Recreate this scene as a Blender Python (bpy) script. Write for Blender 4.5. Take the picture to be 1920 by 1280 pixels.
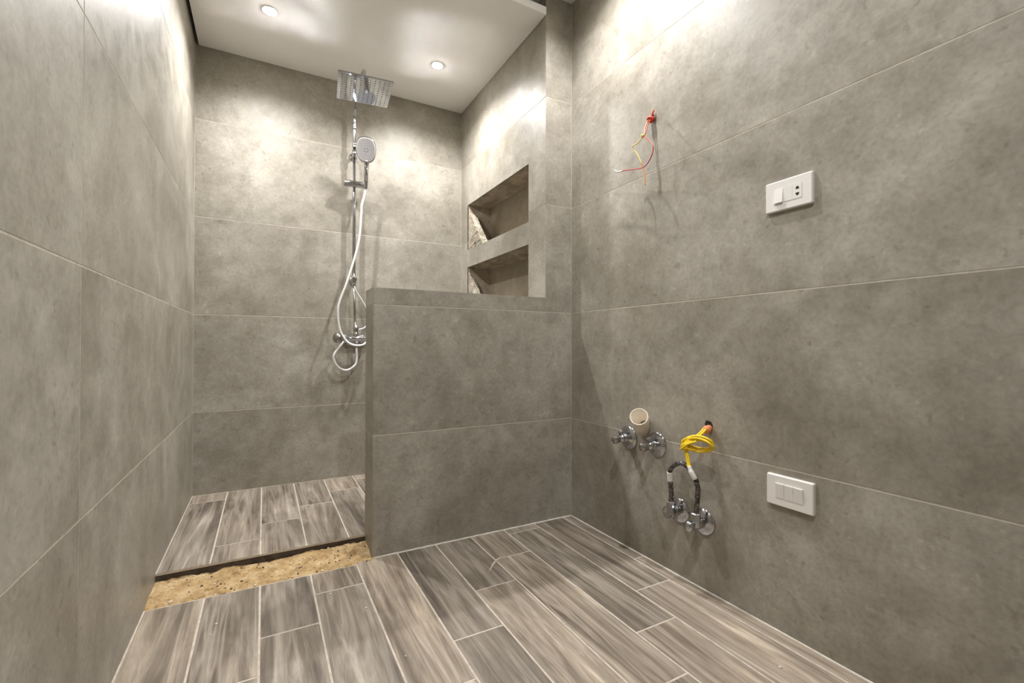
import bpy, bmesh, math, random
from mathutils import Vector, Matrix, noise

for o in list(bpy.data.objects):
    bpy.data.objects.remove(o, do_unlink=True)
scene = bpy.context.scene
col = scene.collection
random.seed(7)

# ------------------------------------------------------------------ camera
F_PX, YAW, PITCH, ROLL, CAM_H = 855.5, 0.4978, 0.0078, 0.0021, 0.9716
cam_data = bpy.data.cameras.new('camera')
cam_data.sensor_width = 36.0
cam_data.lens = 36.0 * F_PX / 1920.0
cam_data.clip_start = 0.02
cam = bpy.data.objects.new('camera', cam_data)
col.objects.link(cam)
fw = Vector((math.sin(YAW) * math.cos(PITCH), math.cos(YAW) * math.cos(PITCH), math.sin(PITCH)))
rt = Vector((math.cos(YAW), -math.sin(YAW), 0))
up = rt.cross(fw)
r2 = math.cos(ROLL) * rt + math.sin(ROLL) * up
u2 = -math.sin(ROLL) * rt + math.cos(ROLL) * up
m = Matrix((r2, u2, -fw)).transposed().to_4x4()
m.translation = Vector((0, 0, CAM_H))
cam.matrix_world = m
scene.camera = cam

# ------------------------------------------------------------------ world, light levels, exposure
world = bpy.data.worlds.new('world')
scene.world = world
world.use_nodes = True
bg = world.node_tree.nodes['Background']
bg.inputs[0].default_value = (0.9, 0.92, 1.0, 1)
bg.inputs[1].default_value = 0.05
vs = scene.view_settings
vs.view_transform = 'Standard'
vs.look = 'None'
vs.gamma = 1.0
vs.use_curve_mapping = False
vs.exposure = 0.96
scene.cycles.caustics_reflective = True      # the chrome rain head throws lamp light back on the ceiling
scene.cycles.blur_glossy = 0.0
scene.cycles.sample_clamp_indirect = 0.0
scene.cycles.adaptive_threshold = 0.02
scene.cycles.max_bounces = 6
scene.cycles.diffuse_bounces = 4
scene.cycles.glossy_bounces = 4
LAMP_COLOR = (1.0, 0.985, 0.975)
SHOWER_LAMP_W = 54.0
ROOM_LAMP_W = 57.0

# ------------------------------------------------------------------ room dimensions (metres)
XL, XR = -0.380, 1.548          # left wall, right wall
XS = 1.373                      # shower side of the right block
XP = 0.4386                     # free end of the low partition
YP, YPB, YB = 2.136, 2.312, 3.376   # partition front, partition back, shower back wall
Y0 = -1.20                      # wall behind the camera
T0, ROW = 0.557, 0.600          # first tile row, row height
ZS = 0.047                      # shower floor level
ZC, ZM = 2.812, 2.938           # dropped shower ceiling, main ceiling
ZH = 1.235                      # top of the low partition
ROWS = [0.0, T0, T0 + ROW, T0 + 2 * ROW, T0 + 3 * ROW, ZM]
GAP = 0.0021                    # half a joint
PROUD = 0.0006                  # tile face in front of the grout


# ------------------------------------------------------------------ materials
def new_mat(name):
    mt = bpy.data.materials.new(name)
    mt.use_nodes = True
    nt = mt.node_tree
    return mt, nt, nt.nodes['Principled BSDF']


def simple(name, rgb, rough=0.5, metal=0.0, spec=0.5, emit=None, estr=0.0, coat=0.0):
    mt, nt, b = new_mat(name)
    b.inputs['Base Color'].default_value = (*rgb, 1)
    b.inputs['Roughness'].default_value = rough
    b.inputs['Metallic'].default_value = metal
    b.inputs['Specular IOR Level'].default_value = spec
    b.inputs['Coat Weight'].default_value = coat
    if emit:
        b.inputs['Emission Color'].default_value = (*emit, 1)
        b.inputs['Emission Strength'].default_value = estr
    # a touch of unevenness so that nothing is a dead flat colour
    n = nt.nodes.new('ShaderNodeTexNoise')
    n.inputs['Scale'].default_value = 60
    mp = nt.nodes.new('ShaderNodeMapRange')
    mp.inputs['To Min'].default_value = max(0.02, rough - 0.05)
    mp.inputs['To Max'].default_value = min(1, rough + 0.05)
    nt.links.new(n.outputs['Fac'], mp.inputs['Value'])
    nt.links.new(mp.outputs[0], b.inputs['Roughness'])
    return mt


def N(nt, kind, **kw):
    n = nt.nodes.new(kind)
    for k, v in kw.items():
        if k in n.inputs:
            n.inputs[k].default_value = v
        else:
            setattr(n, k, v)
    return n


def ramp(nt, stops, fac):
    r = nt.nodes.new('ShaderNodeValToRGB')
    e = r.color_ramp.elements
    while len(e) < len(stops):
        e.new(0.5)
    for el, (p, c) in zip(e, stops):
        el.position = p
        el.color = (*c, 1)
    nt.links.new(fac, r.inputs['Fac'])
    return r.outputs['Color']


def mixc(nt, blend, fac, a, b):
    mx = nt.nodes.new('ShaderNodeMix')
    mx.data_type = 'RGBA'
    mx.blend_type = blend
    for sock, v in ((mx.inputs[0], fac), (mx.inputs[6], a), (mx.inputs[7], b)):
        if isinstance(v, (int, float)):
            sock.default_value = v
        elif isinstance(v, tuple):
            sock.default_value = (*v, 1)
        else:
            nt.links.new(v, sock)
    return mx.outputs[2]


def shifted_position(nt, source='position'):
    """World position (or object coordinates) pushed to another place of the noise for each tile."""
    oi = nt.nodes.new('ShaderNodeObjectInfo')
    mul = N(nt, 'ShaderNodeVectorMath', operation='SCALE')
    mul.inputs[0].default_value = (37.0, 53.0, 71.0)
    nt.links.new(oi.outputs['Random'], mul.inputs['Scale'])
    add = N(nt, 'ShaderNodeVectorMath', operation='ADD')
    if source == 'position':
        g = nt.nodes.new('ShaderNodeNewGeometry')
        nt.links.new(g.outputs['Position'], add.inputs[0])
    else:
        g = nt.nodes.new('ShaderNodeTexCoord')
        nt.links.new(g.outputs['Object'], add.inputs[0])
    nt.links.new(mul.outputs[0], add.inputs[1])
    return add.outputs[0], oi.outputs['Random']


def concrete_tile(name, tint=(1, 1, 1), rough=0.46):
    mt, nt, b = new_mat(name)
    pos, rnd = shifted_position(nt)
    L = nt.links.new

    def nz(scale, detail, rg=0.6, dist=0.0):
        n = N(nt, 'ShaderNodeTexNoise', Scale=scale, Detail=detail, Roughness=rg, Distortion=dist)
        L(pos, n.inputs['Vector'])
        return n.outputs['Fac']
    n_big, n_med, n_fine = nz(2.2, 4, 0.62, 0.4), nz(12, 5, 0.68, 0.25), nz(70, 3, 0.6)
    big = ramp(nt, [(0.30, (0.228, 0.206, 0.164)), (0.50, (0.303, 0.279, 0.233)), (0.72, (0.400, 0.375, 0.325))], n_big)
    med = ramp(nt, [(0.32, (0.76, 0.75, 0.72)), (0.50, (1, 1, 1)), (0.70, (1.22, 1.22, 1.22))], n_med)
    c = mixc(nt, 'MULTIPLY', 0.62, big, med)
    fine = ramp(nt, [(0.30, (0.84, 0.84, 0.83)), (0.5, (1, 1, 1)), (0.7, (1.12, 1.12, 1.12))], n_fine)
    c = mixc(nt, 'MULTIPLY', 0.75, c, fine)
    # dark pits and pale flecks
    n_pit = nz(30, 2, 0.5)
    pit = ramp(nt, [(0.26, (1.34, 1.34, 1.36)), (0.33, (1, 1, 1)), (0.66, (1, 1, 1)), (0.72, (0.70, 0.68, 0.64))], n_pit)
    c = mixc(nt, 'MULTIPLY', 0.55, c, pit)
    c = mixc(nt, 'MULTIPLY', 1.0, c, tint)
    L(c, b.inputs['Base Color'])
    rr = N(nt, 'ShaderNodeMapRange')
    rr.inputs['From Min'].default_value = 0.3
    rr.inputs['From Max'].default_value = 0.7
    rr.inputs['To Min'].default_value = rough - 0.08
    rr.inputs['To Max'].default_value = rough + 0.10
    L(n_med, rr.inputs['Value'])
    L(rr.outputs[0], b.inputs['Roughness'])
    b.inputs['Specular IOR Level'].default_value = 0.42
    bp = N(nt, 'ShaderNodeBump', Strength=0.05, Distance=0.004)
    L(n_fine, bp.inputs['Height'])
    L(bp.outputs[0], b.inputs['Normal'])
    return mt


def wood_plank(name):
    mt, nt, b = new_mat(name)
    L = nt.links.new
    pos, rnd = shifted_position(nt, 'object')

    def nz(sx, sy, detail, rg=0.6, dist=0.0):
        mp = N(nt, 'ShaderNodeMapping')
        mp.inputs['Scale'].default_value = (sx, sy, 1)
        L(pos, mp.inputs['Vector'])
        n = N(nt, 'ShaderNodeTexNoise', Scale=1.0, Detail=detail, Roughness=rg, Distortion=dist)
        L(mp.outputs[0], n.inputs['Vector'])
        return n.outputs['Fac']
    base = ramp(nt, [(0.30, (0.105, 0.085, 0.067)), (0.44, (0.195, 0.166, 0.135)),
                     (0.57, (0.295, 0.257, 0.214)), (0.72, (0.480, 0.430, 0.370))], nz(17, 1.5, 5, 0.62, 0.9))
    streak = ramp(nt, [(0.33, (0.62, 0.60, 0.57)), (0.50, (1, 1, 1)), (0.68, (1.28, 1.27, 1.25))], nz(85, 2.2, 4, 0.6, 0.3))
    c = mixc(nt, 'MULTIPLY', 0.55, base, streak)
    cloud = ramp(nt, [(0.34, (0.62, 0.62, 0.61)), (0.54, (1, 1, 1)), (0.72, (1.22, 1.20, 1.18))], nz(5.5, 2.4, 4, 0.6, 0.5))
    c = mixc(nt, 'MULTIPLY', 0.8, c, cloud)
    vein = ramp(nt, [(0.455, (0, 0, 0)), (0.50, (0.45, 0.45, 0.45)), (0.545, (0, 0, 0))], nz(13, 0.65, 3, 0.5, 0.9))
    c = mixc(nt, 'MIX', vein, c, (0.42, 0.375, 0.325))
    tone = ramp(nt, [(0.0, (0.94, 0.935, 0.92)), (0.5, (1.04, 1.02, 0.98)), (1.0, (1.20, 1.15, 1.08))], rnd)
    c = mixc(nt, 'MULTIPLY', 1.0, c, tone)
    L(c, b.inputs['Base Color'])
    rr = N(nt, 'ShaderNodeMapRange')
    rr.inputs['To Min'].default_value = 0.30
    rr.inputs['To Max'].default_value = 0.55
    L(nz(9, 4, 3), rr.inputs['Value'])
    L(rr.outputs[0], b.inputs['Roughness'])
    bp = N(nt, 'ShaderNodeBump', Strength=0.10, Distance=0.003)
    L(nz(120, 4, 1), bp.inputs['Height'])
    L(bp.outputs[0], b.inputs['Normal'])
    return mt


def rough_stuff(name, c0, c1, c2, scale=18, speck=None, bump=0.5, dist=0.006):
    mt, nt, b = new_mat(name)
    L = nt.links.new
    g = nt.nodes.new('ShaderNodeNewGeometry')

    def nz(scale, detail, rg=0.6):
        n = N(nt, 'ShaderNodeTexNoise', Scale=scale, Detail=detail, Roughness=rg)
        L(g.outputs['Position'], n.inputs['Vector'])
        return n.outputs['Fac']
    c = ramp(nt, [(0.3, c0), (0.5, c1), (0.72, c2)], nz(scale, 6, 0.65))
    if speck:
        s = ramp(nt, [(0.64, (1, 1, 1)), (0.69, speck)], nz(scale * 6, 2))
        c = mixc(nt, 'MULTIPLY', 0.85, c, s)
    L(c, b.inputs['Base Color'])
    b.inputs['Roughness'].default_value = 0.9
    b.inputs['Specular IOR Level'].default_value = 0.2
    bp = N(nt, 'ShaderNodeBump', Strength=bump, Distance=dist)
    L(nz(scale * 3, 5), bp.inputs['Height'])
    L(bp.outputs[0], b.inputs['Normal'])
    return mt


M = {}
M['tile'] = concrete_tile('concrete_look_tile')
M['niche_tile'] = concrete_tile('concrete_look_tile_niche', (0.95, 0.89, 0.78), 0.55)
M['plank'] = wood_plank('wood_look_plank')
M['grout'] = rough_stuff('pale_grout', (0.38, 0.34, 0.28), (0.46, 0.42, 0.35), (0.54, 0.50, 0.43), 30, None, 0.2, 0.001)
M['floor_grout'] = rough_stuff('beige_floor_grout', (0.42, 0.365, 0.30), (0.53, 0.47, 0.40), (0.62, 0.56, 0.49), 30, None, 0.2, 0.001)
M['cement'] = rough_stuff('raw_cement', (0.22, 0.185, 0.14), (0.32, 0.27, 0.21), (0.44, 0.38, 0.30), 9, (0.7, 0.66, 0.6), 0.8, 0.01)
M['plaster'] = rough_stuff('broken_plaster', (0.24, 0.20, 0.15), (0.38, 0.34, 0.27), (0.56, 0.52, 0.44), 22, (0.6, 0.55, 0.45), 0.9, 0.01)
M['mortar'] = rough_stuff('dark_mortar', (0.045, 0.034, 0.026), (0.075, 0.058, 0.045), (0.12, 0.095, 0.075), 16, None, 0.8, 0.01)
M['sand'] = rough_stuff('yellow_sand', (0.25, 0.155, 0.068), (0.44, 0.305, 0.150), (0.60, 0.465, 0.285), 15, (0.35, 0.28, 0.20), 0.9, 0.008)
M['pebble_pale'] = rough_stuff('pale_pebble', (0.6, 0.52, 0.4), (0.7, 0.63, 0.5), (0.8, 0.75, 0.62), 40)
M['pebble_dark'] = rough_stuff('dark_pebble', (0.10, 0.07, 0.045), (0.16, 0.12, 0.08), (0.22, 0.17, 0.12), 40)
M['paint'] = rough_stuff('white_ceiling_paint', (0.84, 0.835, 0.825), (0.86, 0.855, 0.845), (0.88, 0.875, 0.865), 3, None, 0.05, 0.001)
M['caulk'] = rough_stuff('white_caulk', (0.55, 0.52, 0.46), (0.66, 0.63, 0.57), (0.78, 0.76, 0.71), 25, None, 0.4, 0.002)
M['chrome'] = simple('chrome', (0.54, 0.55, 0.58), 0.10, 1.0)
M['satin_chrome'] = simple('satin_chrome', (0.42, 0.41, 0.39), 0.26, 1.0)
M['plate_chrome'] = simple('mirror_chrome', (0.52, 0.54, 0.58), 0.07, 1.0)
M['brushed_chrome'] = simple('brushed_chrome', (0.75, 0.76, 0.78), 0.20, 1.0)
M['nozzle'] = simple('grey_rubber_nozzle', (0.10, 0.10, 0.11), 0.6)
M['face_grey'] = simple('pale_grey_spray_face', (0.56, 0.56, 0.57), 0.35)
M['white_plastic'] = simple('white_switch_plastic', (0.78, 0.755, 0.72), 0.28)
M['hole'] = simple('hole_shade', (0.010, 0.009, 0.009), 0.8)  # near-black colour stands in for the shade inside holes
M['pvc'] = simple('cream_pvc', (0.80, 0.72, 0.60), 0.4)
M['hose_white'] = simple('white_silver_hose', (0.80, 0.79, 0.77), 0.3, 0.15)
M['yellow'] = simple('yellow_cable_sheath', (0.85, 0.60, 0.02), 0.40)
M['pale_yellow'] = simple('pale_yellow_wire', (0.86, 0.66, 0.18), 0.45)
M['orange'] = simple('orange_wire', (0.75, 0.27, 0.10), 0.45)
M['red'] = simple('red_wire', (0.50, 0.045, 0.035), 0.45)
M['red_conduit'] = simple('red_conduit', (0.66, 0.055, 0.022), 0.5)
M['tape'] = simple('white_tape', (0.78, 0.76, 0.72), 0.55)
M['lens'] = simple('lit_lamp_lens', (1, 1, 1), 0.4, emit=(1.0, 0.95, 0.88), estr=120.0)
M['lamp_white'] = simple('white_lamp_trim', (0.82, 0.82, 0.81), 0.4)


def braid_mat():
    mt, nt, b = new_mat('braided_steel_hose')
    g = nt.nodes.new('ShaderNodeNewGeometry')
    v = N(nt, 'ShaderNodeTexVoronoi', Scale=110.0)
    nt.links.new(g.outputs['Position'], v.inputs['Vector'])
    c = ramp(nt, [(0.1, (0.30, 0.27, 0.25)), (0.55, (0.10, 0.085, 0.08)), (0.8, (0.03, 0.026, 0.025))], v.outputs['Distance'])
    nt.links.new(c, b.inputs['Base Color'])
    b.inputs['Roughness'].default_value = 0.42
    b.inputs['Metallic'].default_value = 0.5
    return mt


M['braid'] = braid_mat()


# ------------------------------------------------------------------ mesh helpers
class MB:
    """Collects shapes into one mesh."""

    def __init__(self):
        self.v, self.f, self.s, self.mi = [], [], [], []

    def add(self, verts, faces, smooth=False, mi=0):
        b = len(self.v)
        self.v += [tuple(x) for x in verts]
        self.f += [[b + i for i in fc] for fc in faces]
        self.s += [smooth] * len(faces)
        self.mi += [mi] * len(faces)
        return self

    def box(self, x0, x1, y0, y1, z0, z1, mi=0):
        vs_ = [(x, y, z) for x in (x0, x1) for y in (y0, y1) for z in (z0, z1)]
        return self.add(vs_, [(0, 1, 3, 2), (4, 6, 7, 5), (0, 4, 5, 1), (2, 3, 7, 6), (0, 2, 6, 4), (1, 5, 7, 3)], False, mi)

    def prism(self, poly, org, ua, va, na, depth, chamfer=0.0, mi=0):
        """Polygon (u, v) in the plane org + u*ua + v*va, front towards na, extruded back by depth."""
        org, ua, va, na = Vector(org), Vector(ua), Vector(va), Vector(na)
        n = len(poly)
        area = sum(poly[i][0] * poly[(i + 1) % n][1] - poly[(i + 1) % n][0] * poly[i][1] for i in range(n))
        if area < 0:
            poly = poly[::-1]

        def inset(c):
            out = []
            for i in range(n):
                p, q, r = Vector(poly[i - 1]), Vector(poly[i]), Vector(poly[(i + 1) % n])
                d1, d2 = (q - p).normalized(), (r - q).normalized()
                n1, n2 = Vector((-d1.y, d1.x)), Vector((-d2.y, d2.x))
                k = n1 + n2
                k = k / max(0.2, k.dot(n1))
                out.append(q + k * c)
            return out
        P = lambda uv, d: org + ua * uv[0] + va * uv[1] - na * d
        rings = [[P(q, depth) for q in poly]]
        if chamfer:
            rings.append([P(q, chamfer) for q in poly])
            rings.append([P(q, 0) for q in inset(chamfer)])
        else:
            rings.append([P(q, 0) for q in poly])
        verts = [v for r in rings for v in r]
        faces = []
        flip = ua.cross(va).dot(na) < 0
        for k in range(len(rings) - 1):
            for i in range(n):
                j = (i + 1) % n
                fc = [k * n + i, k * n + j, (k + 1) * n + j, (k + 1) * n + i]
                faces.append(fc[::-1] if flip else fc)
        top = [(len(rings) - 1) * n + i for i in range(n)]
        bot = list(range(n))[::-1]
        faces.append(top[::-1] if flip else top)
        faces.append(bot[::-1] if flip else bot)
        return self.add(verts, faces, False, mi)

    def lathe(self, prof, org, axis, seg=24, smooth=True, squash=None):
        """prof: list of (along, radius); closed with caps where the radius is not 0."""
        org, ax = Vector(org), Vector(axis).normalized()
        t = Vector((0, 0, 1)) if abs(ax.z) < 0.9 else Vector((1, 0, 0))
        a = ax.cross(t).normalized()
        b = ax.cross(a).normalized()
        if squash:
            a, b = a * squash[0], b * squash[1]
        vs_, fs = [], []
        for (h, r) in prof:
            for i in range(seg):
                th = 2 * math.pi * i / seg
                vs_.append(org + ax * h + a * (r * math.cos(th)) + b * (r * math.sin(th)))
        for k in range(len(prof) - 1):
            for i in range(seg):
                j = (i + 1) % seg
                fs.append([k * seg + i, k * seg + j, (k + 1) * seg + j, (k + 1) * seg + i])
        self.add(vs_, fs, smooth)
        nb = len(self.v) - len(vs_)
        self.f.append([nb + i for i in range(seg)][::-1])
        self.f.append([nb + (len(prof) - 1) * seg + i for i in range(seg)])
        self.s += [False, False]
        self.mi += [0, 0]
        return self

    def cyl(self, p, q, r, seg=20, bev=0.0):
        p, q = Vector(p), Vector(q)
        L_ = (q - p).length
        if bev:
            prof = [(0, r - bev), (bev, r), (L_ - bev, r), (L_, r - bev)]
        else:
            prof = [(0, r), (L_, r)]
        return self.lathe(prof, p, q - p, seg)

    def tube(self, pts, r, seg=10, res=6, closed=False, raw=False):
        pts = [Vector(p) for p in pts]
        path = pts if raw else spline(pts, res, closed)
        n = len(path)
        vs_, fs = [], []
        prev = None
        for i, p in enumerate(path):
            if closed:
                d = path[(i + 1) % n] - path[i - 1]
            else:
                d = path[min(i + 1, n - 1)] - path[max(i - 1, 0)]
            d = d.normalized()
            if prev is None:
                t = Vector((0, 0, 1)) if abs(d.z) < 0.9 else Vector((1, 0, 0))
                a = d.cross(t).normalized()
            else:
                a = (prev - d * prev.dot(d)).normalized()
            prev = a
            b = d.cross(a)
            rr = r[i * (len(r) - 1) // max(1, n - 1)] if isinstance(r, (list, tuple)) else r
            for k in range(seg):
                th = 2 * math.pi * k / seg
                vs_.append(p + a * (rr * math.cos(th)) + b * (rr * math.sin(th)))
        for i in range(n if closed else n - 1):
            j = (i + 1) % n
            for k in range(seg):
                l = (k + 1) % seg
                fs.append([i * seg + k, i * seg + l, j * seg + l, j * seg + k])
        self.add(vs_, fs, True)
        if not closed:
            nb = len(self.v) - len(vs_)
            self.f.append([nb + i for i in range(seg)][::-1])
            self.f.append([nb + (n - 1) * seg + i for i in range(seg)])
            self.s += [False, False]
            self.mi += [0, 0]
        return self

    def mesh(self, name):
        me = bpy.data.meshes.new(name)
        me.from_pydata(self.v, [], self.f)
        bm = bmesh.new()
        bm.from_mesh(me)
        bmesh.ops.recalc_face_normals(bm, faces=bm.faces)
        bm.to_mesh(me)
        bm.free()
        for pl, s, i in zip(me.polygons, self.s, self.mi):
            pl.use_smooth = s
            pl.material_index = i
        return me

    def build(self, name, mats, parent=None, loc=None):
        """One mesh object; the vertices are in world space, the origin goes to loc (or the base centre)."""
        xs, ys, zs = zip(*self.v)
        if loc is None:
            loc = ((min(xs) + max(xs)) / 2, (min(ys) + max(ys)) / 2, min(zs))
        loc = Vector(loc)
        self.v = [tuple(Vector(v) - loc) for v in self.v]
        me = self.mesh(name)
        for mt in (mats if isinstance(mats, (list, tuple)) else [mats]):
            me.materials.append(M[mt])
        return place(name, me, loc, parent)


def world_loc(o):
    p = Vector(o.location)
    while o.parent:
        o = o.parent
        p += Vector(o.location)
    return p


def place(name, me, loc, parent=None):
    o = bpy.data.objects.new(name, me)
    col.objects.link(o)
    loc = Vector(loc)
    if parent:
        o.parent = parent
        loc = loc - world_loc(parent)
    o.location = loc
    return o


def spline(pts, res, closed=False):
    n = len(pts)
    out = []
    rng = n if closed else n - 1
    for i in range(rng):
        if closed:
            p0, p1, p2, p3 = pts[i - 1], pts[i], pts[(i + 1) % n], pts[(i + 2) % n]
        else:
            p0, p1, p2, p3 = pts[max(i - 1, 0)], pts[i], pts[i + 1], pts[min(i + 2, n - 1)]
        for k in range(res):
            t = k / res
            out.append(0.5 * ((2 * p1) + (p2 - p0) * t + (2 * p0 - 5 * p1 + 4 * p2 - p3) * t * t
                              + (3 * p1 - p0 - 3 * p2 + p3) * t ** 3))
    if not closed:
        out.append(pts[-1])
    return out


def structure(o, label=None, cat=None):
    o['kind'] = 'structure'
    if label:
        o['label'] = label
    if cat:
        o['category'] = cat
    return o


def tag(o, label, cat, group=None, kind=None):
    o['label'] = label
    o['category'] = cat
    if group:
        o['group'] = group
    if kind:
        o['kind'] = kind
    return o


def thing(name, loc, label, cat, group=None):
    o = bpy.data.objects.new(name, None)
    o.empty_display_size = 0.05
    col.objects.link(o)
    o.location = loc
    return tag(o, label, cat, group)


# ------------------------------------------------------------------ the tiled shell
TILE_T = 0.009


def rect_tile(parent, org, ua, va, na, u0, u1, v0, v1):
    mb = MB()
    mb.prism([(u0 + GAP, v0 + GAP), (u1 - GAP, v0 + GAP), (u1 - GAP, v1 - GAP), (u0 + GAP, v1 - GAP)],
             org, ua, va, na, TILE_T, 0.0007)
    return mb.build('tile', 'tile', parent)


# left wall
w = structure(MB().box(XL - 0.12, XL - PROUD, Y0, YB + 0.12, -0.06, ZM).build('wall_left', 'grout'),
              'wall of large grey concrete-look tiles along the left side', 'wall')
for z0, z1 in zip(ROWS, ROWS[1:]):
    for y0, y1 in ((-0.52, 1.434), (1.434, YB), (Y0, -0.52)):
        rect_tile(w, (XL, 0, 0), (0, 1, 0), (0, 0, 1), (1, 0, 0), y0, y1, z0, z1)
# right wall
w = structure(MB().box(XR + PROUD, XR + 0.12, Y0, YP + 0.05, -0.06, ZM).build('wall_right', 'grout'),
              'wall of large grey concrete-look tiles carrying valves, wires and switches', 'wall')
for z0, z1 in zip(ROWS, ROWS[1:]):
    for y0, y1 in ((0.18, YP), (Y0, 0.18)):
        rect_tile(w, (XR, 0, 0), (0, 1, 0), (0, 0, 1), (-1, 0, 0), y0, y1, z0, z1)
# shower back wall
w = structure(MB().box(XL - 0.12, XS + 0.25, YB + PROUD, YB + 0.12, -0.06, ZM).build('wall_back', 'grout'),
              'grey tiled back wall of the shower behind the chrome column', 'wall')
for z0, z1 in zip([ZS] + ROWS[1:], ROWS[1:]):
    rect_tile(w, (0, YB, 0), (1, 0, 0), (0, 0, 1), (0, -1, 0), XL, XS, z0, z1)
# rear wall behind the camera
w = structure(MB().box(XL - 0.12, XR + 0.12, Y0 - 0.12, Y0 - PROUD, -0.06, ZM).build('wall_rear', 'grout'),
              'grey tiled wall behind the viewer', 'wall')
for z0, z1 in zip(ROWS, ROWS[1:]):
    rect_tile(w, (0, Y0, 0), (1, 0, 0), (0, 0, 1), (0, 1, 0), XL, XR, z0, z1)

# block between shower and right wall, with the two niches
NY0, NY1 = 2.325, 3.245
NU = (1.700, 2.046)
NL = (1.215, 1.568)
ND = 0.15
XG = XS + PROUD
mb = MB()
mb.box(XS + ND + 0.006, XS + 0.30, YPB - 0.02, YB + 0.05, -0.06, ZM, 1)
for (y0, y1, z0, z1) in ((YP + TILE_T + 0.001, NY0, -0.06, ZM), (NY1, YB + 0.05, -0.06, ZM), (NY0, NY1, -0.06, NL[0]),
                         (NY0, NY1, NL[1], NU[0]), (NY0, NY1, NU[1], ZM)):
    mb.box(XG, XG + 0.012, y0, y1, z0, z1, 0)
    xb = XR - 0.0 if y1 <= NY0 else XS + ND + 0.007
    mb.box(XG + 0.012, xb if y1 > NY0 else XR - 0.001, y0, y1, z0, z1, 1)
w = structure(mb.build('wall_niche', ['grout', 'cement']), 'right shower wall with two recessed niches', 'wall')


def niche_row(z0, z1, cut):
    """One row of tile on the niche wall: boxes that touch, so no joint shows between them."""
    a, b, c, d = YP + TILE_T, YB - GAP, z0 + GAP, z1 - GAP
    ys = [a, NY0, NY1, b]
    zs_ = sorted({c, d} | {z for n_ in (NL, NU) for z in n_ if c < z < d})
    mb_ = MB()
    for yi in range(3):
        for zi in range(len(zs_) - 1):
            zc = (zs_[zi] + zs_[zi + 1]) / 2
            if yi == 1 and any(n_[0] < zc < n_[1] for n_ in (NL, NU)):
                continue
            mb_.box(XS, XS + TILE_T, ys[yi], ys[yi + 1], zs_[zi], zs_[zi + 1])
    return mb_.build('tile', 'tile', w)


for z0, z1 in zip([ZS] + ROWS[1:], ROWS[1:]):
    niche_row(z0, z1, None)


def rough_sheet(org, ua, va, na, lu, lv, nu, nv, amp, fr, thick=0.004, edge=None):
    """An uneven raw-cement sheet, closed at the back."""
    org, ua, va, na = Vector(org), Vector(ua), Vector(va), Vector(na)
    mb_ = MB()
    vs_, fs = [], []
    for i in range(nu + 1):
        for j in range(nv + 1):
            u_, v_ = lu * i / nu, lv * j / nv
            p = org + ua * u_ + va * v_
            h = noise.fractal(p * fr, 0.6, 2.0, 4) * amp
            if edge:
                h += edge(i / nu, j / nv, p)
            vs_.append(p + na * h)
    for i in range(nu):
        for j in range(nv):
            a_ = i * (nv + 1) + j
            fs.append([a_, a_ + nv + 1, a_ + nv + 2, a_ + 1])
    mb_.add(vs_, fs, True)
    k = len(vs_)
    bk = [org + ua * (lu * s) + va * (lv * t) - na * thick for s, t in ((0, 0), (1, 0), (1, 1), (0, 1))]
    cr = [0, nu * (nv + 1), nu * (nv + 1) + nv, nv]
    vs2 = [vs_[c_] for c_ in cr] + bk
    mb_.add(vs2, [(0, 1, 5, 4), (1, 2, 6, 5), (2, 3, 7, 6), (3, 0, 4, 7), (7, 6, 5, 4)])
    return mb_


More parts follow.
